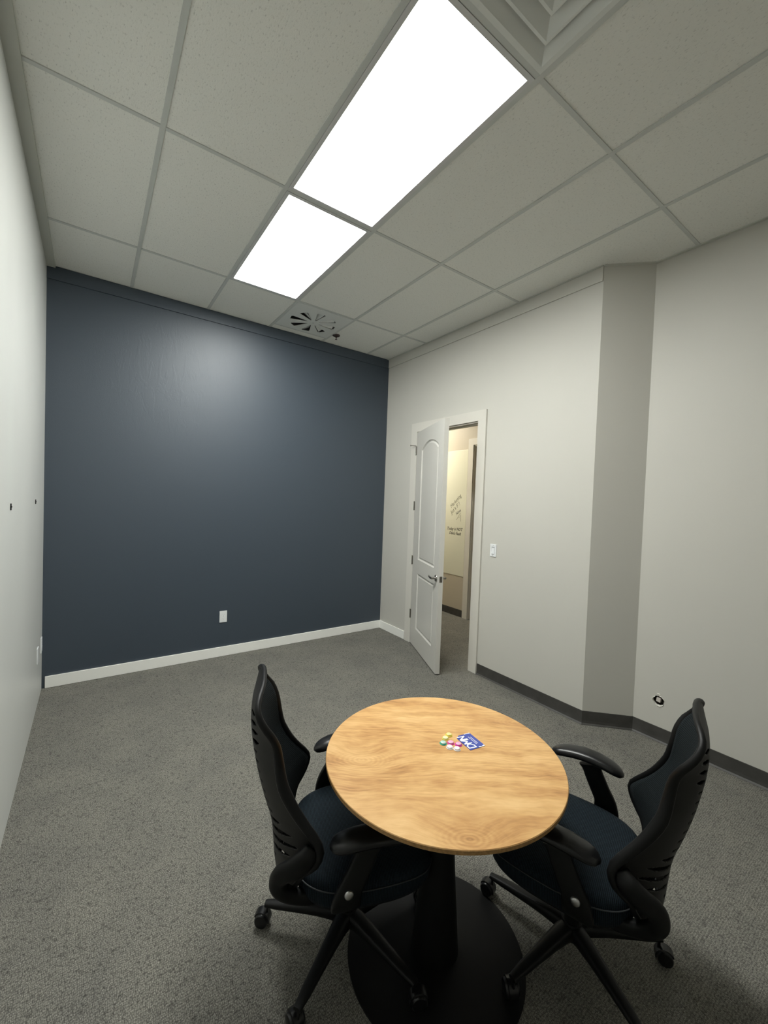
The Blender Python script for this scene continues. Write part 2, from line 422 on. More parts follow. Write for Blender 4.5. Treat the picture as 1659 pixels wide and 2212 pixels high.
# shadow band at the heads of the navy and door walls
struct(box('trim_3', (XL, YB - .011, 3.322), (XR, YB, H), M_navy))
struct(box('trim_4', (XR - .011, JY1 + .002, 3.322), (XR, YB - .011, H), M_wall))

def light(y0, y1, label):
    t = thing('ceiling_light', label, 'ceiling light', ((-.6115 + 0) / 2, (y0 + y1) / 2, H), group='flat lit panels in the ceiling grid')
    w, l = .3055 - .013, (y1 - y0) / 2 - .012
    bm = bmesh.new(); f = .022
    for lo, hi in (((-w, -l), (-w + f, l)), ((w - f, -l), (w, l)), ((-w + f, -l), (w - f, -l + f)), ((-w + f, l - f), (w - f, l))):
        add_box(bm, (*lo, -.002), (*hi, .010))
    add_box(bm, (-w, -l, .030), (w, l, .034))
    for lo, hi in (((-w, -l), (-w + .004, l)), ((w - .004, -l), (w, l)), ((-w, -l), (w, -l + .004)), ((-w, l - .004), (w, l))): add_box(bm, (*lo, .009), (*hi, .031))
    link_mesh('frame', bm, M_fixture, t)
    bm = bmesh.new(); add_box(bm, (-w + f, -l + f, .002), (w - f, l - f, .008)); link_mesh('diffuser', bm, M_light, t)
light(0, 1.236, 'lit white ceiling panel farther from the camera, next to the swirl vent')
light(-1.243, 0, 'lit white ceiling panel nearest the camera, cut by the top of the photo')

# swirl diffuser
t = thing('swirl_vent', 'white square ceiling vent with eight radial slots beside the navy wall', 'vent', (.305, 1.541, H))
bm = bmesh.new(); w = .2925
outer = [bm.verts.new((x, y, -.001)) for x, y in ((-w, -w), (w, -w), (w, w), (-w, w))]
es = [bm.edges.new((outer[i], outer[(i + 1) % 4])) for i in range(4)]
cx, cy = .007, .03; ring_all = []
for k in range(8):
    a = k * PI / 4
    pts = []
    for r, da in ((.062, -.10), (.205, -.26), (.232, -.24), (.238, .05), (.225, .13), (.062, .12)):
        pts.append((cx + r * math.cos(a + da), cy + r * math.sin(a + da)))
    ring = [bm.verts.new((*p, -.001)) for p in pts]
    es += [bm.edges.new((ring[i], ring[(i + 1) % 6])) for i in range(6)]
    ring_all.append(ring)
bmesh.ops.triangle_fill(bm, use_beauty=True, edges=es)
for ring in ring_all + [outer]:
    up = [bm.verts.new(v.co + Vector((0, 0, .006))) for v in ring]; n = len(ring)
    for i in range(n): bm.faces.new((ring[i], ring[(i + 1) % n], up[(i + 1) % n], up[i]))
link_mesh('vent_plate', bm, M_vent, t)
for k in range(8):
    a = k * PI / 4 - .06
    bm = bmesh.new()
    prof = [(.07, .006, -.010), (.15, .022, -.028), (.222, .028, -.040)]
    sec = []
    for r, l0, l1 in prof:
        sec.append([Vector((r, l0, .004)), Vector((r, l0 + .001, .004)), Vector((r, l1 + .001, .014 + .35 * (l0 - l1))), Vector((r, l1, .014 + .35 * (l0 - l1)))])
    loft(bm, sec)
    bmesh.ops.transform(bm, matrix=Matrix.Translation((cx, cy, 0)) @ Matrix.Rotation(a, 4, 'Z'), verts=bm.verts)
    link_mesh('vane', bm, M_vent, t)
bm = bmesh.new()
for lo, hi in (((-.27, -.25, .0), (-.265, .285, .16)), ((.28, -.25, 0), (.285, .285, .16)), ((-.27, -.25, 0), (.285, -.245, .16)), ((-.27, .285, 0), (.285, .29, .16)), ((-.27, -.25, .155), (.285, .285, .16))):
    add_box(bm, (lo[0], lo[1], lo[2] + .006), hi)
link_mesh('plenum_box', bm, mat('plenum_dark', (.14, .135, .14), .7), t)
bm = bmesh.new(); add_lathe(bm, [(0, -.0035), (.006, -.003), (.007, -.001)], 16, Matrix.Translation((cx, cy, 0)), cap=False)
link_mesh('screw', bm, M_grey, t, True)

# square louvred diffuser
t = thing('louvre_vent', 'grey white ceiling vent of nested square louvres beside the lit panel', 'vent', (-.3058, -1.548, H))
def sqring(bm, w0, z0, w1, z1, th=.003):
    a = [Vector((sx * w0, sy * w0, z0)) for sx, sy in ((-1, -1), (1, -1), (1, 1), (-1, 1))]
    b = [Vector((sx * w1, sy * w1, z1)) for sx, sy in ((-1, -1), (1, -1), (1, 1), (-1, 1))]
    A = [bm.verts.new(v) for v in a]; B = [bm.verts.new(v) for v in b]
    A2 = [bm.verts.new(v + Vector((0, 0, th))) for v in a]; B2 = [bm.verts.new(v + Vector((0, 0, th))) for v in b]
    for P, Q in ((A, B), (B, B2), (B2, A2), (A2, A)):
        for i in range(4): bm.faces.new((P[i], P[(i + 1) % 4], Q[(i + 1) % 4], Q[i]))
bm = bmesh.new(); sqring(bm, .293, -.001, .272, -.001, .004); sqring(bm, .272, -.001, .225, .035); link_mesh('frame', bm, M_vent, t)
for w0, w1 in ((.222, .150), (.152, .085), (.084, .030)):
    bm = bmesh.new(); sqring(bm, w0, .008, w0 - .012, .006); sqring(bm, w0 - .012, .006, w1, .048); link_mesh('louvre', bm, M_vent, t)
bm = bmesh.new(); add_box(bm, (-.28, -.28, .075), (.28, .28, .08)); add_box(bm, (-.03, -.03, .004), (.03, .03, .007)); link_mesh('back_plate', bm, M_vent, t)

# sprinkler
t = thing('sprinkler_head', 'small bronze fire sprinkler hanging from the ceiling beside the swirl vent', 'sprinkler', (.652, 1.703, H))
bm = bmesh.new(); add_lathe(bm, [(.012, .0075), (.040, .0062), (.041, -.001), (.034, -.006), (.010, -.009), (0, -.009)], 28, cap=False); link_mesh('escutcheon', bm, M_brown, t, True)
bm = bmesh.new(); add_lathe(bm, [(.008, -.008), (.008, -.022), (.005, -.026), (.004, -.040)], 14); add_lathe(bm, [(.0, -.040), (.013, -.041), (.013, -.043), (0, -.043)], 16, cap=False); link_mesh('deflector', bm, M_brown, t, True)

# ------------------------------------------------------------------ baseboards
bm = bmesh.new(); add_box(bm, (XL + .022, YB - .014, .002), (XR, YB, .098), .0025); struct(link_mesh('baseboard_back', bm, M_base))
bm = bmesh.new(); add_box(bm, (XR - .014, 1.447, .002), (XR, YB - .013, .098), .0025); struct(link_mesh('baseboard_right', bm, M_base))
def cove(name, pts):
    prof = [(0, .102), (-.004, .101), (-.005, .03), (-.007, .012), (-.016, .002), (0, .001)]
    P = [Vector((x, y, 0)) for x, y in pts]; secs = []
    for i, p in enumerate(P):
        d0 = (P[i] - P[i - 1]).normalized() if i else (P[1] - P[0]).normalized(); d1 = (P[i + 1] - P[i]).normalized() if i < len(P) - 1 else d0
        n0 = Vector((d0.y, -d0.x, 0)); n1 = Vector((d1.y, -d1.x, 0)); n = (n0 + n1).normalized(); n /= max(.5, n.dot(n0))
        secs.append([p - n * q * -1 * 1.0 + Vector((0, 0, z)) if False else p + n * (-q) + Vector((0, 0, z)) for q, z in prof])
    bm = bmesh.new(); loft(bm, secs); return struct(link_mesh(name, bm, M_cove))
cove('baseboard_recess', [(XR, .312), (XR, JY1), (XR3, JY2), (XR3, YF)])
cove('baseboard_front', [(XR3, YF), (XL, YF)])

# ------------------------------------------------------------------ doorway
# casing (picture frame with mitres) on the room side, plus jambs
def casing(name, x, s, y0, y1, z1, w, th, m):
    """x wall face, s direction out of the wall"""
    bm = bmesh.new()
    def prism(poly):
        a = [Vector((x, *p)) for p in poly]; b = [Vector((x + s * th, *p)) for p in poly]
        loft(bm, [a, b])
    prism([(y0, .001), (y0 - w, .001), (y0 - w, z1 + w), (y0, z1)])
    prism([(y1, .001), (y1, z1), (y1 + w, z1 + w), (y1 + w, .001)])
    prism([(y0, z1), (y0 - w, z1 + w), (y1 + w, z1 + w), (y1, z1)])
    es = [e for e in bm.edges if all(abs(v.co.x - (x + s * th)) < 1e-6 for v in e.verts)]
    return struct(link_mesh(name, bm, m))
casing('trim_5', XR, -1, DY0 + .004, DY1 - .004, DZ - .004, .100, .018, M_trimw)
bm = bmesh.new(); JT = .016
add_box(bm, (XR - .002, DY0, 0.001), (XR + TH + .002, DY0 + JT, DZ - JT)); add_box(bm, (XR - .002, DY1 - JT, 0.001), (XR + TH + .002, DY1, DZ - JT)); add_box(bm, (XR - .002, DY0, DZ - JT), (XR + TH + .002, DY1, DZ))
for y in (DY0 + JT, DY1 - JT - .012): add_box(bm, (XR + .047, y, 0.001), (XR + .08, y + .012, DZ - JT))
add_box(bm, (XR + .047, DY0 + JT, DZ - JT - .012), (XR + .08, DY1 - JT, DZ - JT))
struct(link_mesh('trim_6', bm, M_trimw))
casing('trim_7', XR + TH, 1, DY0 + .004, DY1 - .004, DZ - .004, .100, .018, M_trimw)

# door leaf: local x along the leaf, y thickness (0 = face we see), z up
hx, hy = 1.545, 1.33
ang = math.atan2(.485 - hy, 1.175 - hx)
LW, LT, LZ0, LZ1 = .912, .045, .012, 2.438
door = None
def rect_loop(x0, x1, z0, z1, ins, n=0): return [(x0 + ins, z0 + ins), (x1 - ins, z0 + ins), (x1 - ins, z1 - ins), (x0 + ins, z1 - ins)]
def arch_loop(x0, x1, z0, zs, za, ins, n=18):
    L = [(x0 + ins, z0 + ins), (x1 - ins, z0 + ins)]
    xm = (x0 + x1) / 2; hw = (x1 - x0) / 2 - ins
    for i in range(n + 1):
        u = 1 - 2 * i / n
        L.append((xm + hw * u, (zs - ins) + (za - zs) * (math.cos(u * PI / 2) ** .8 if abs(u) < 1 else 0)))
    return L
def door_face(bm, y, s):
    o = [(0, LZ0), (LW, LZ0), (LW, LZ1), (0, LZ1)]
    OV = [bm.verts.new((x, y, z)) for x, z in o]
    es = [bm.edges.new((OV[i], OV[(i + 1) % 4])) for i in range(4)]
    stk = []
    for fn in (lambda i: arch_loop(.205, .765, 1.00, 2.215, 2.292, i), lambda i: rect_loop(.205, .765, .225, .845, i)):
        rings = []
        for ins, dep in ((0, 0), (.004, .005), (.012, .011), (.020, .012), (.026, .007), (.034, .004), (.044, .0045)):
            rings.append([bm.verts.new((x, y + s * dep, z)) for x, z in fn(ins)])
        n = len(rings[0]); es += [bm.edges.new((rings[0][i], rings[0][(i + 1) % n])) for i in range(n)]
        stk.append(rings)
    bmesh.ops.triangle_fill(bm, use_beauty=True, edges=es)
    for rings in stk:
        n = len(rings[0])
        for a, b in zip(rings, rings[1:]):
            for i in range(n): bm.faces.new((a[i], a[(i + 1) % n], b[(i + 1) % n], b[i]))
        bm.faces.new(rings[-1])
    return OV
bm = bmesh.new()
A = door_face(bm, 0, 1); B = door_face(bm, -LT * -1, -1)
for i in range(4): bm.faces.new((A[i], A[(i + 1) % 4], B[(i + 1) % 4], B[i]))
door = struct(link_mesh('door_1', bm, M_door))
door.location = (hx, hy, 0); door.rotation_euler = (0, 0, ang)
for z in (.343, .967, 1.596, 2.230):
    bm = bmesh.new(); add_box(bm, (-.004, -.002, z - .05), (.010, .001, z + .05)); add_lathe(bm, [(0, z - .053), (.0065, z - .052), (.0065, z + .052), (0, z + .055)], 12, Matrix.Translation((-.005, -.006, 0)), cap=False)
    link_mesh('hinge', bm, M_metal, door)
# the door stop on the top hinge pin
bm = bmesh.new(); sweep(bm, [(-.006, -.006, 2.287), (-.02, -.030, 2.290), (-.028, -.060, 2.290)], .004, .004, seg=8); add_lathe(bm, [(0, 0), (.009, 0), (.009, .008), (0, .008)], 12, Matrix.Translation((-.028, -.062, 2.290)) @ Matrix.Rotation(PI / 2, 4, 'X'), cap=False)
link_mesh('hinge_stop', bm, M_metal, door)
def lever(s, y):
    bm = bmesh.new(); X, Z = .842, .915
    R = Matrix.Translation((X, y, Z)) @ Matrix.Rotation(s * PI / 2, 4, 'X')
    add_lathe(bm, [(0, 0), (.033, 0), (.034, .004), (.031, .009), (.014, .012), (.0115, .020), (.0115, .050), (0, .052)], 28, R, cap=False)
    yy = y - s * .047
    sweep(bm, [(X + .008, yy, Z), (X - .015, yy - s * .003, Z), (X - .06, yy - s * .002, Z + .002), (X - .10, yy + s * .003, Z + .003), (X - .122, yy + s * .014, Z + .004)], [.008, .0085, .0075, .007, .0055], [.011, .0115, .0095, .009, .007], seg=12, power=2.6)
    link_mesh('door_lever', bm, M_metal, door, True, angle=.7)
lever(1, 0); lever(-1, LT)
bm = bmesh.new(); add_box(bm, (LW - .0005, .009, .887), (LW + .0012, .036, .943)); add_box(bm, (LW, .016, .903), (LW + .009, .029, .925), .003)
link_mesh('latch_plate', bm, M_metal, door)

# ------------------------------------------------------------------ switch and sockets
def plate(name, label, cat, M, kind, w=.0365, h=.0585):
    t = thing(name, label, cat); t.matrix_world = M
    bm = bmesh.new(); add_box(bm, (-w, -.007, -h), (w, 0, h), .003); link_mesh('cover_plate', bm, M_white, t)
    if kind == 'rocker':
        bm = bmesh.new(); add_box(bm, (-.0175, -.0076, -.035), (.0175, -.006, .035)); link_mesh('rocker_frame', bm, M_grey, t)
        bm = bmesh.new(); add_box(bm, (-.015, -.013, -.0325), (.015, -.006, .0325), .0015)
        for v in bm.verts:
            if v.co.y < -.008: v.co.y += .006 * (v.co.z + .03) / .06
        link_mesh('rocker', bm, M_white, t)
        for z in (.047, -.047):
            bm = bmesh.new(); add_lathe(bm, [(0, 0), (.0035, 0), (.003, .0015), (0, .0018)], 12, Matrix.Translation((0, -.007, z)) @ Matrix.Rotation(PI / 2, 4, 'X'), cap=False); link_mesh('screw', bm, M_grey, t)
    elif kind == 'duplex':
        for z in (.0195, -.0195):
            bm = bmesh.new(); add_box(bm, (-.017, -.0088, z - .0165), (.017, -.006, z + .0165), .0025); rc = link_mesh('receptacle', bm, M_white, t)
            bm = bmesh.new()
            for x, hh in ((-.0065, .0045), (.0065, .0038)): add_box(bm, (x - .001, -.0091, z + .003 - hh), (x + .001, -.0086, z + .003 + hh))
            add_lathe(bm, [(0, 0), (.0024, 0), (.0024, .0005), (0, .0005)], 10, Matrix.Translation((0, -.0087, z - .009)) @ Matrix.Rotation(PI / 2, 4, 'X'), cap=False)
            link_mesh('slot', bm, M_grey, rc)
        bm = bmesh.new(); add_lathe(bm, [(0, 0), (.003, 0), (0, .0015)], 10, Matrix.Translation((0, -.007, 0)) @ Matrix.Rotation(PI / 2, 4, 'X'), cap=False); link_mesh('screw', bm, M_grey, t)
    return t
plate('light_switch', 'white rocker light switch on the cream wall right of the door', 'light switch', Matrix.Translation((XR, .174, 1.215)) @ Matrix.Rotation(-PI / 2, 4, 'Z'), 'rocker')
plate('wall_outlet', 'white outlet low on the navy wall', 'outlet', Matrix.Translation((-.397, YB, .406)), 'duplex')
plate('wall_outlet', 'white outlet low on the left wall, the one closest to the navy wall', 'outlet', Matrix.Translation((XL, 1.866, .392)) @ Matrix.Rotation(PI / 2, 4, 'Z'), 'duplex')
plate('wall_plate', 'blank white cover plate low on the left wall, farther from the navy wall', 'wall plate', Matrix.Translation((XL, 1.595, .397)) @ Matrix.Rotation(PI / 2, 4, 'Z'), 'blank')
for y, lab in ((.291, 'dark screw left in the left wall, the one nearest the camera'), (1.346, 'dark screw left in the left wall, the one near the navy wall')):
    bm = bmesh.new(); add_lathe(bm, [(0, 0), (.007, .001), (.0075, .004), (.003, .0045), (.0035, .007), (0, .008)], 12, Matrix.Rotation(PI / 2, 4, 'Y'), cap=False)
    add_box(bm, (.001, -.004, -.016), (.005, .004, .016))
    o = link_mesh('wall_screw', bm, M_black); o.location = (XL, y, 1.548); tag(o, lab, 'screw', 'screws in the left wall')

# ------------------------------------------------------------------ hall beyond the door
bm = bmesh.new(); HD0, HD1, HDZ = .72, 1.665, 2.468
for lo, hi in (((XH, HD1, 0), (XH + .12, YH1, HZ)), ((XH, HD0, HDZ), (XH + .12, HD1, HZ)), ((XH, YH0, 0), (XH + .12, HD0, HZ))): add_box(bm, lo, hi)
struct(link_mesh('wall_hall', bm, M_hall))
struct(box('wall_hall_end', (XR + TH, YH1, 0), (XH, YH1 + .1, HZ), M_hall)); struct(box('wall_hall_near', (XR + TH + .02, YH0 - .1, 0), (XH, YH0, HZ), M_hall))
bm = bmesh.new(); add_box(bm, (XR + TH, YB, 0), (XR + TH + .02, YH1, HZ)); struct(link_mesh('wall_hall_side', bm, M_hall))
struct(box('ceiling_hall', (XR + TH, YH0, HZ), (XH + .12, YH1, HZ + .04), M_tile))
t = thing('ceiling_light', 'warm lit panel in the hall ceiling, beyond the doorway', 'ceiling light', (2.15, 2.75, HZ))
bm = bmesh.new(); add_box(bm, (-.30, -.30, -.012), (.30, .30, -.002)); link_mesh('frame', bm, M_fixture, t)
bm = bmesh.new(); add_box(bm, (-.27, -.27, -.016), (.27, .27, -.0125)); link_mesh('diffuser', bm, M_lighthall, t)
struct(box('baseboard_hall', (XH - .006, 1.765, .001), (XH, YH1, .102), M_cove))
casing('trim_8', XH, -1, HD0 + .004, HD1 - .004, HDZ, .092, .018, M_trimw)
bm = bmesh.new(); add_box(bm, (XH - .001, HD1 - .018, .001), (XH + .12, HD1, HDZ)); add_box(bm, (XH - .001, HD0, .001), (XH + .12, HD0 + .018, HDZ)); add_box(bm, (XH - .001, HD0, HDZ - .018), (XH + .12, HD1, HDZ)); add_box(bm, (XH + .045, HD1 - .03, .001), (XH + .07, HD1 - .018, HDZ))
struct(link_mesh('trim_9', bm, M_trimw))
struct(box('door_2', (XH + .072, HD0 + .019, .01), (XH + .112, HD1 - .019, HDZ - .019), mat('hall_door_paint', (.50, .44, .36), .4)))
wb = thing('whiteboard', 'tall cream whiteboard with marker writing on the hall wall beyond the door', 'whiteboard', (XH - .001, 2.35, 1.5))
bm = bmesh.new(); add_box(bm, (-.004, -.582, -.912), (0, .62, .912), .001); link_mesh('board_surface', bm, M_wb, wb)

def text_mesh(body, size, mtl, M, parent, name, shear=0, bold=0, xs=1, align='LEFT', res=3):
    cu = D.curves.new(name, 'FONT'); cu.body = body; cu.size = size; cu.shear = shear; cu.offset = bold; cu.align_x = align; cu.resolution_u = res; cu.extrude = .0003
    tmp = D.objects.new('t', cu); COL.objects.link(tmp)
    bpy.context.view_layer.update()
    me = D.meshes.new_from_object(tmp.evaluated_get(bpy.context.evaluated_depsgraph_get()))
    D.objects.remove(tmp); D.curves.remove(cu)
    me.transform(M @ Matrix.Diagonal((xs, 1, 1, 1)))
    me.name = name; me.materials.clear(); me.materials.append(mtl)
    o = D.objects.new(name, me); COL.objects.link(o); o.parent = parent
    return o
# writing: board faces -X; reading direction is -Y, up +Z
def WB(y, z, rot): # y measured in world
    base = Matrix(((0, 0, -1, -.0046), (-1, 0, 0, y - 2.35), (0, 1, 0, z - 1.5), (0, 0, 0, 1)))
    return base @ Matrix.Rotation(rot, 4, 'Z')
text_mesh('Marketing', .076, M_ink2, WB(2.060, 1.565, math.radians(42)), wb, 'writing', .3, .0, .86)
text_mesh('Jut\'s F !', .076, M_ink2, WB(2.050, 1.475, math.radians(42)), wb, 'writing', .3, .0, 1.0)
text_mesh('Now', .062, M_ink, WB(1.950, 1.462, math.radians(38)), wb, 'writing', .3, .0, .9)
text_mesh('Today is NOT', .062, M_ink, WB(2.135, 1.243, 0), wb, 'writing', .3, .0006, .85)
text_mesh('Dale\'s Fault', .062, M_ink, WB(2.085, 1.180, 0), wb, 'writing', .3, .0006, .82)
bm = bmesh.new()
def stroke(pts, r=.0022): sweep(bm, [(-.0052, y - 2.35, z - 1.5) for y, z in pts], r, .0006, up=(1, 0, 0), seg=6)
stroke([(1.945, 1.40), (1.905, 1.455), (1.865, 1.505)]); stroke([(1.90, 1.43), (1.86, 1.475), (1.86, 1.38)])
link_mesh('arrow_mark', bm, M_ink2, wb)

# ------------------------------------------------------------------ table
TX, TY, TZ, TR_ = -.449, -1.288, .735, .4205
tb = thing('round_table', 'round wood-look meeting table on a black pedestal between the two chairs', 'table', (TX, TY, 0))
bm = bmesh.new(); add_lathe(bm, [(0, TZ - .0005), (TR_ - .002, TZ - .0005), (TR_ - .002, TZ)], 128, cap=False)
bm.free(); bm = bmesh.new()
add_lathe(bm, [(0, TZ - .0125), (TR_ - .004, TZ - .0125), (TR_ - .001, TZ - .006), (TR_ - .001, TZ - .0016), (TR_ - .002, TZ), (0, TZ)], 128, cap=False)
top = link_mesh('tabletop', bm, M_wood, tb)
bm = bmesh.new(); add_lathe(bm, [(TR_ - .003, TZ - .0140), (TR_ - .001, TZ - .0140), (TR_, TZ - .0130), (TR_, TZ - .002), (TR_ - .001, TZ - .0012), (TR_ - .0022, TZ - .0012)], 128, cap=False)
add_lathe(bm, [(0, TZ - .0140), (TR_ - .0015, TZ - .0140)], 96, cap=False)
link_mesh('edge_band', bm, M_edgeband, tb)
bm = bmesh.new(); add_lathe(bm, [(0, 0.0005), (.318, .0005), (.3195, .002), (.318, .0045), (.30, .0055), (.10, .009), (.09, .012), (0, .012)], 96, cap=False); link_mesh('pedestal_base', bm, M_base2, tb, True, angle=.5)
bm = bmesh.new(); add_lathe(bm, [(.086, .009), (.082, .05), (.074, .16), (.062, .32), (.053, .48), (.050, .60), (.052, .66)], 48); link_mesh('pedestal_column', bm, M_base2, tb, True, angle=.6)
bm = bmesh.new(); add_lathe(bm, [(0, .655), (.15, .655), (.155, .66), (.16, .7208), (0, .7208)], 40, cap=False); link_mesh('top_mount', bm, M_base2, tb)

# magnets
MG = 'push-button magnets on the round table'
def cap_magnet(x, y, col, label, z=TZ + .0002, tilt=0, pale=.5):
    t = thing('button_magnet', label, 'magnet', (x, y, z), group=MG); t.rotation_euler = (tilt, tilt * .5, 0)
    body = mat('magnet_body', col, .25, coat=.3); topc = mat('magnet_top', tuple(c + (1 - c) * pale for c in col), .3, coat=.3)
    bm = bmesh.new(); add_lathe(bm, [(0, 0), (.0130, 0), (.0136, .001), (.0130, .0022), (.0108, .0030), (.0100, .0042)], 28, cap=False); link_mesh('rim', bm, body, t, True, angle=.9)
    bm = bmesh.new(); add_lathe(bm, [(.0095, .0038), (.0104, .0046), (.0104, .0060), (.0094, .0070), (0, .0072)], 28, cap=False); link_mesh('cap', bm, topc, t, True, angle=.9)
cap_magnet(-.352, -1.222, (.80, .70, .09), 'yellow magnet nearest the blue card', z=TZ + .0002, tilt=-.0, pale=.25)
cap_magnet(-.380, -1.232, (.78, .74, .16), 'yellow magnet between the other yellow one and the teal one', pale=.35)
cap_magnet(-.409, -1.250, (.05, .42, .30), 'teal green magnet at the left end of the cluster', pale=.45)
cap_magnet(-.383, -1.264, (.75, .07, .36), 'pink magnet beside the teal one, away from the blue card', pale=.4)
cap_magnet(-.3655, -1.287, (.72, .05, .42), 'magenta magnet touching the blue card', pale=.35)
cap_magnet(-.407, -1.283, (.86, .84, .84), 'white magnet nearest the teal one', pale=.6)
cap_magnet(-.391, -1.3045, (.86, .84, .84), 'white magnet at the end of the cluster toward the camera', pale=.6)

# blue card: local x = reading direction (+Y world), local y = up of text (-X world)
M_blue = mat('card_blue', (.035, .065, .36), .35, coat=.3); M_cw = mat('card_white', (.86, .87, .92), .4)
card = thing('blue_card', 'dark blue card with white DMN lettering beside the magnets', 'card', (-.313, -1.293, TZ + .0004), rotz=math.radians(90 + -8))
bm = bmesh.new()
out = [(-.046, -.036), (-.020, -.036), (.046, -.036), (.046, .020), (.034, .036), (-.046, .036)]
out = [(-.048, -.036), (.046, -.036), (.046, .018), (.033, .034), (-.048, .034)]
loft(bm, [[Vector((x, y, 0)) for x, y in out], [Vector((x, y, .0012)) for x, y in out]]); link_mesh('card_body', bm, M_blue, card)
def CM(x, y, rz=0): return Matrix.Translation((x, y, .0014)) @ Matrix.Rotation(rz, 4, 'Z')
bm = bmesh.new()
zk = [0]
def letter(x0, strokes, wd=.0052):
    W_, H_, sh = .0245, .032, .10
    for P in strokes:
        q = [Vector((x0 + W_ * u_ + sh * H_ * (v_ - .5), -.001 + H_ * v_, 0)) for u_, v_ in P]
        for p0, p1 in zip(q, q[1:]):
            d = (p1 - p0).normalized(); n_ = Vector((-d.y, d.x, 0)) * wd / 2; e_ = d * wd * .32
            lo = [p0 - e_ - n_, p1 + e_ - n_, p1 + e_ + n_, p0 - e_ + n_]
            zk[0] += .00005; loft(bm, [[v + Vector((0, 0, .0011)) for v in lo], [v + Vector((0, 0, .0015 + zk[0])) for v in lo]])
letter(-.040, [[(.05, .05), (.05, .95), (.55, .95), (.95, .68), (.95, .32), (.55, .05), (.05, .05)]])
letter(-.0125, [[(.05, .03), (.05, .95), (.5, .38), (.95, .95), (.95, .03)]])
letter(.0150, [[(.05, .03), (.05, .95), (.80, .05), (.80, .97)]])
link_mesh('lettering', bm, M_cw, card)
bm = bmesh.new()
for y, xs in ((-.013, ((-.026, -.010), (-.008, .006), (.008, .024))), (-.0205, ((-.024, -.002), (0, .020)))):
    for x0, x1 in xs:
        x = x0
        while x < x1: add_box(bm, (x, y - .0014, .0012), (min(x + .0022, x1), y + .0014, .0015)); x += .0028
link_mesh('small_print', bm, M_cw, card)
for s in (-1, 1):
    bm = bmesh.new()
    P = [(-.048 if s < 0 else .046, -.036), (-.041 if s < 0 else .040, -.034), (-.045 if s < 0 else .043, -.022), (-.041 if s < 0 else .043, -.009), (-.048 if s < 0 else .046, -.009)]
    loft(bm, [[Vector((x, y, .0012)) for x, y in P], [Vector((x, y, .0015)) for x, y in P]])
    link_mesh('corner_mark', bm, M_cw, card)

# ------------------------------------------------------------------ office chair (local: +X front, +Y its left)
wt = [(.343, .035), (.35, .07), (.37, .118), (.40, .150), (.44, .178), (.48, .202), (.515, .226), (.545, .239), (.58, .240), (.61, .231), (.66, .212), (.71, .198), (.77, .185), (.83, .176), (.88, .178), (.93, .187), (.965, .182), (.99, .170), (1.006, .154), (1.018, .134), (1.027, .110), (1.033, .080), (1.0365, .040)]
xr = [(.343, -.258), (.37, -.238), (.40, -.218), (.44, -.204), (.48, -.194), (.515, -.168), (.545, -.150), (.58, -.144), (.61, -.160), (.66, -.200), (.71, -.234), (.77, -.262), (.83, -.273), (.88, -.281), (.92, -.297), (.955, -.322), (.985, -.338), (1.005, -.343), (1.022, -.338), (1.0365, -.326)]
xc = [(.343, -.262), (.40, -.272), (.46, -.278), (.52, -.284), (.57, -.294), (.62, -.310), (.70, -.332), (.77, -.347), (.85, -.360), (.91, -.364), (.96, -.361), (1.00, -.350), (1.022, -.338), (1.0365, -.328)]
def surf(u, z, off=0, wsc=1):
    w = interp(wt, z) * wsc; a = interp(xr, z); c = interp(xc, z) + off
    return Vector((c + (a - c) * abs(u) ** 2.1, w * u, z - .022))
def in_slot(u, z):
    au = abs(u)
    zz = z - .045 * au            # slots sweep upward away from the spine
    for i, zc in enumerate((.930, .897, .864, .831)):
        if .22 < au < .58 and abs(zz - zc) < .0078 * math.sin(PI * (au - .20) / .40) + .001: return True
    for zc in (.797, .765, .733, .701, .669, .637, .605):
        if .24 < au < .46 and abs(zz - zc) < .0045: return True
    zz = z - .075 * (au ** 1.5)
    for zc, lo, hi in ((.572, .16, .55), (.540, .14, .70), (.505, .14, .78), (.468, .20, .72)):
        if lo < au < hi and abs(zz - zc) < .0085 * math.sin(PI * (au - lo) / (hi - lo)) ** .7: return True
    if .20 < au < .34 and abs(zz - .425) < .006: return True
    return False
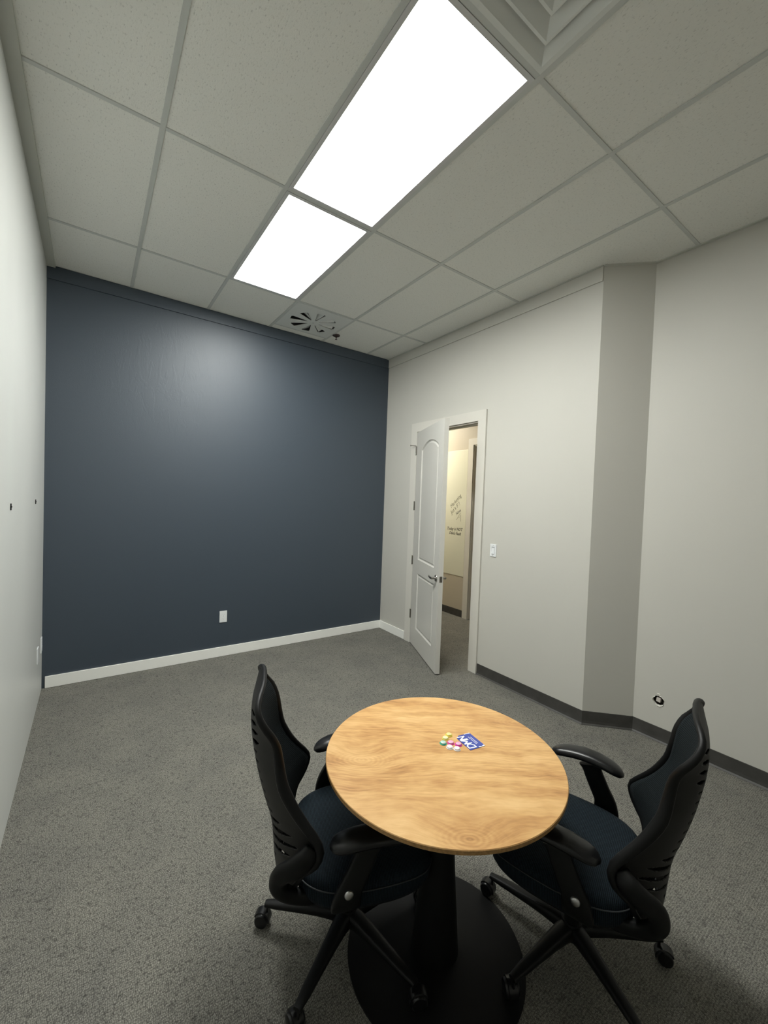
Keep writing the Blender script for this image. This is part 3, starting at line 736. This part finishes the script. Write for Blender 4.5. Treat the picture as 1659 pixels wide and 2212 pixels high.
def make_chair():
    t = thing('office_chair', '', 'chair')
    # back shell with slots
    bm = bmesh.new(); NU, NZ = 110, 260
    zs = [.343 + (1.0365 - .343) * k / NZ for k in range(NZ + 1)]
    G = [[bm.verts.new(surf(-1 + 2 * i / NU, z)) for i in range(NU + 1)] for z in zs]
    for k in range(NZ):
        for i in range(NU):
            u = -1 + 2 * (i + .5) / NU; z = (zs[k] + zs[k + 1]) / 2
            if in_slot(u, z): continue
            bm.faces.new((G[k][i], G[k][i + 1], G[k + 1][i + 1], G[k + 1][i]))
    for v in [v for v in bm.verts if not v.link_faces]: bm.verts.remove(v)
    o = link_mesh('backrest_shell', bm, M_shell, t, True)
    s = o.modifiers.new('thickness', 'SOLIDIFY'); s.thickness = .005; s.offset = 0
    # mesh panel
    bm = bmesh.new(); NU, NZ = 28, 60
    G = []
    for k in range(NZ + 1):
        z = .41 + (1.033 - .41) * k / NZ
        G.append([bm.verts.new(surf(-1 + 2 * i / NU, z, .010 + .020 * max(0, min(1, (.98 - z) / .14)), .97) + Vector((.003, 0, 0))) for i in range(NU + 1)])
    for k in range(NZ):
        for i in range(NU): bm.faces.new((G[k][i], G[k][i + 1], G[k + 1][i + 1], G[k + 1][i]))
    o = link_mesh('backrest_mesh', bm, M_mesh, t, True)
    s = o.modifiers.new('thickness', 'SOLIDIFY'); s.thickness = .003; s.offset = 0
    # rim
    bm = bmesh.new(); pts = []
    zz = [.343 + (1.0365 - .343) * (.5 - .5 * math.cos(PI * k / 46)) for k in range(47)]
    pts = [surf(1, z) for z in zz] + [surf(-1, z) for z in reversed(zz)]
    def upf(i):
        return (1, 0, 0)
    ra = []; rb = []
    for p in pts:
        k = max(0, 1 - abs(p.z - .72) / .30)
        ra.append(.008 + .003 * k); rb.append(.0085 + .010 * k)
    sweep(bm, pts, ra, rb, up=upf, seg=12, closed=True)
    link_mesh('backrest_rim', bm, M_black, t, True)
    # S-shaped supports
    for s in (-1, 1):
        path = [(-.168, .226, .562), (-.188, .236, .538), (-.220, .232, .512), (-.252, .215, .486), (-.267, .196, .450), (-.260, .178, .406), (-.222, .166, .366), (-.150, .155, .336), (-.07, .135, .318), (0, .10, .308), (.03, .06, .308)]
        pts = catmull([(x, s * y, z) for x, y, z in path], 6); n = len(pts)
        ra, rb = [], []
        for i in range(n):
            f = i / (n - 1)
            ra.append(interp([(0, .013), (.1, .018), (.4, .019), (.6, .018), (1, .014)], f))
            rb.append(interp([(0, .022), (.06, .030), (.12, .034), (.28, .034), (.40, .027), (.6, .024), (.8, .023), (1, .018)], f))
        bm = bmesh.new()
        sweep(bm, pts, ra, rb, up=lambda i: Vector((0, 1, 0)).cross(Vector(pts[min(i + 1, n - 1)]) - Vector(pts[max(i - 1, 0)])), seg=18, power=2.5)
        link_mesh('back_support', bm, M_black, t, True)
    # seat cushion
    def outline(a, sc):
        c, d = math.cos(a), math.sin(a); e = 2 / 3.4
        x = .030 + .245 * sc * math.copysign(abs(c) ** e, c); y = .244 * sc * math.copysign(abs(d) ** e, d)
        if x < .03: y *= 1 - .10 * ((.03 - x) / .245) ** 1.5
        return x, y
    def sag(x, y): return -.030 * max(0, (x - .12) / .155) ** 2 - .006 * math.exp(-((x + .02) ** 2 + y * y) / .02)
    bm = bmesh.new(); secs = []
    for sc, z in ((.55, .328), (.88, .331), (.955, .342), (.985, .362), (1.0, .392), (.995, .405), (.985, .416), (.955, .428), (.90, .435), (.78, .440), (.6, .441), (.4, .440), (.2, .438), (.04, .437)):
        ring = []
        for k in range(96):
            x, y = outline(2 * PI * k / 96, sc); ring.append(Vector((x, y, z + (sag(x, y) if z > .36 else sag(x, y) * .6))))
        secs.append(ring)
    loft(bm, secs); seat = link_mesh('seat', bm, M_seat, t, True)
    bm = bmesh.new(); pts = []
    for k in range(120):
        x, y = outline(2 * PI * k / 120, 1.003); pts.append(Vector((x, y, .404 + sag(x, y))))
    sweep(bm, pts, .0022, .0022, seg=6, closed=True); link_mesh('piping', bm, M_stitch, seat, True)
    bm = bmesh.new(); secs = []
    for sc, z in ((.45, .300), (.72, .303), (.86, .315), (.92, .330), (.92, .336), (.5, .336)):
        secs.append([Vector((*outline(2 * PI * k / 48, sc), z)) for k in range(48)])
    for ring in secs:
        for v in ring: v.z += sag(v.x, v.y) * .5
    loft(bm, secs); link_mesh('seat_pan', bm, M_black, t, True)
    bm = bmesh.new(); add_box(bm, (-.11, -.075, .268), (.10, .075, .322), .012)
    link_mesh('tilt_mechanism', bm, M_black, t)
    # arms
    for s in (-1, 1):
        path = [(.004, .260, .572), (-.008, .262, .535), (-.033, .264, .48), (-.054, .264, .435), (-.062, .252, .38), (-.060, .205, .335), (-.052, .14, .318), (-.045, .06, .312)]
        pts = catmull([(x, s * y, z) for x, y, z in path], 6); n = len(pts)
        wd = [interp([(0, .046), (.1, .036), (.35, .037), (.55, .046), (.7, .040), (1, .03)], i / (n - 1)) for i in range(n)]
        bm = bmesh.new(); sweep(bm, pts, wd, .0125, up=lambda i: Vector((1, 0, 0)).cross(Vector(pts[min(i + 1, n - 1)]) - Vector(pts[max(i - 1, 0)])), seg=16, power=4.5)
        br = link_mesh('armrest_bracket', bm, M_black, t, True, angle=.9)
        bm = bmesh.new(); add_lathe(bm, [(.0145, 0), (.0145, .004), (.012, .008), (.006, .0095), (0, .010)], 24, Matrix.Translation((-.058, s * .2745, .436)) @ Matrix.Rotation(-s * PI / 2, 4, 'X'), cap=False)
        link_mesh('bolt_cap', bm, M_chrome, br, True, angle=.8)
        bm = bmesh.new(); secs = []
        for k in range(25):
            f = k / 24; x = -.118 + .275 * f; q = 2 * f - 1
            e = max(0.02, 1 - abs(q) ** 7) ** .5; w = (.043 - .005 * q * q) * e; h = .0165 * (max(.05, 1 - abs(q) ** 6)) ** .5
            zc = .580 + .024 * (1 - q * q) - .002 * f; yc = s * (.264 - .012 * q * q)
            ring = []
            for m_ in range(20):
                c, d = math.cos(2 * PI * m_ / 20), math.sin(2 * PI * m_ / 20); ee = 2 / 2.8
                ring.append(Vector((x, yc + w * math.copysign(abs(c) ** ee, c), zc + h * math.copysign(abs(d) ** ee, d) - .0055 * c * c)))
            secs.append(ring)
        loft(bm, secs); link_mesh('armrest_pad', bm, M_blackgl, t, True)
    # column and star base
    bm = bmesh.new(); add_lathe(bm, [(.027, .10), (.027, .19), (.024, .20), (.0235, .24), (.016, .242), (.016, .285)], 24); link_mesh('gas_column', bm, M_black, t, True, angle=.6)
    bm = bmesh.new(); add_lathe(bm, [(0, .052), (.026, .052), (.036, .064), (.040, .105), (.034, .122), (0, .124)], 28, cap=False); link_mesh('base_hub', bm, M_black, t, True, angle=.7)
    for k in range(5):
        a = 2 * PI * k / 5 + t_base[0]
        R = Matrix.Rotation(a, 4, 'Z')
        bm = bmesh.new()
        pts = [(.015, 0, .088), (.06, 0, .096), (.12, 0, .095), (.20, 0, .090), (.27, 0, .086), (.320, 0, .082)]
        sweep(bm, pts, [.032, .029, .025, .021, .018, .013], [.028, .024, .019, .014, .0115, .008], seg=14, power=3)
        bmesh.ops.transform(bm, matrix=R, verts=bm.verts); leg = link_mesh('base_leg', bm, M_black, t, True, angle=.9)
        ca = (2.2, PI, 1.1, 4.0, 2.8)[k]
        CR = R @ Matrix.Translation((.312, 0, 0)) @ Matrix.Rotation(ca, 4, 'Z')
        bm = bmesh.new(); add_lathe(bm, [(.0055, .040), (.0055, .080)], 10, CR)
        for s in (-1, 1):
            add_lathe(bm, [(0, .0), (.018, .0), (.0245, .003), (.026, .007), (.026, .016), (.023, .020), (.012, .022), (0, .022)], 24, CR @ Matrix.Translation((-.018, s * .0035, .0265)) @ Matrix.Rotation(-s * PI / 2, 4, 'X'), cap=False)
        # hood over the twin wheels
        secs = []
        for q in range(9):
            th = math.radians(-15 + 170 * q / 8); r0, r1 = .0265, .031
            x, z = -.018 + math.cos(th) * 1, .0265 + math.sin(th)
            secs.append([CR @ Vector((-.018 + rr * math.cos(th), yy, .0265 + rr * math.sin(th))) for rr, yy in ((r0, -.017), (r1, -.015), (r1, .015), (r0, .017))])
        loft(bm, secs)
        link_mesh('caster', bm, M_blackgl, leg, True, angle=.7)
    return t
t_base = [math.radians(67 + 20)]
c1 = make_chair()
c1.location = (-.697, -1.076, .003); c1.rotation_euler = (0, 0, math.radians(-20.2))
c1['label'] = 'black mesh-back office chair at the left of the table, facing right'; c1['group'] = 'office chairs at the round table'
def copy_tree(o, parent=None):
    c = o.copy(); COL.objects.link(c)
    if parent: c.parent = parent
    for ch in [x for x in D.objects if x.parent == o]: copy_tree(ch, c)
    return c
c2 = copy_tree(c1)
c2.location = (-.033, -1.573, .003); c2.rotation_euler = (0, 0, math.radians(107.5))
c2['label'] = 'black mesh-back office chair at the right of the table, facing away from the camera'
# the second chair's star base is turned differently
bpy.context.view_layer.update()
dphi = math.radians(32 - 107) - t_base[0]
for ch in [x for x in D.objects if x.parent == c2 and x.name.startswith(('base_leg', 'base_hub'))]:
    ch.rotation_euler = (0, 0, dphi)

# ------------------------------------------------------------------ world, camera, colour
w = D.worlds.new('world'); SC.world = w; w.use_nodes = True
w.node_tree.nodes['Background'].inputs[0].default_value = (.5, .5, .5, 1); w.node_tree.nodes['Background'].inputs[1].default_value = .0
cam = D.cameras.new('camera'); co = D.objects.new('camera', cam); COL.objects.link(co); SC.camera = co
cam.sensor_fit = 'VERTICAL'; cam.sensor_height = 24; cam.lens = 888.2 / 2212 * 24; cam.clip_start = .02
r = Vector((0.8152347870030193, -0.5780185311845448, 0.035872268779700144)); u = Vector((-0.013365618416487656, 0.043146607105621806, 0.998979344400883)); f = Vector((0.5789763400213229, 0.8148821681093129, -0.027449039928183264))
Mx = Matrix(((r.x, u.x, -f.x, -1.49974), (r.y, u.y, -f.y, -2.34631), (r.z, u.z, -f.z, 1.64157), (0, 0, 0, 1)))
co.matrix_world = Mx
vs = SC.view_settings; vs.view_transform = 'Standard'; vs.look = 'None'; vs.gamma = 1; vs.use_curve_mapping = False; vs.exposure = 0.95
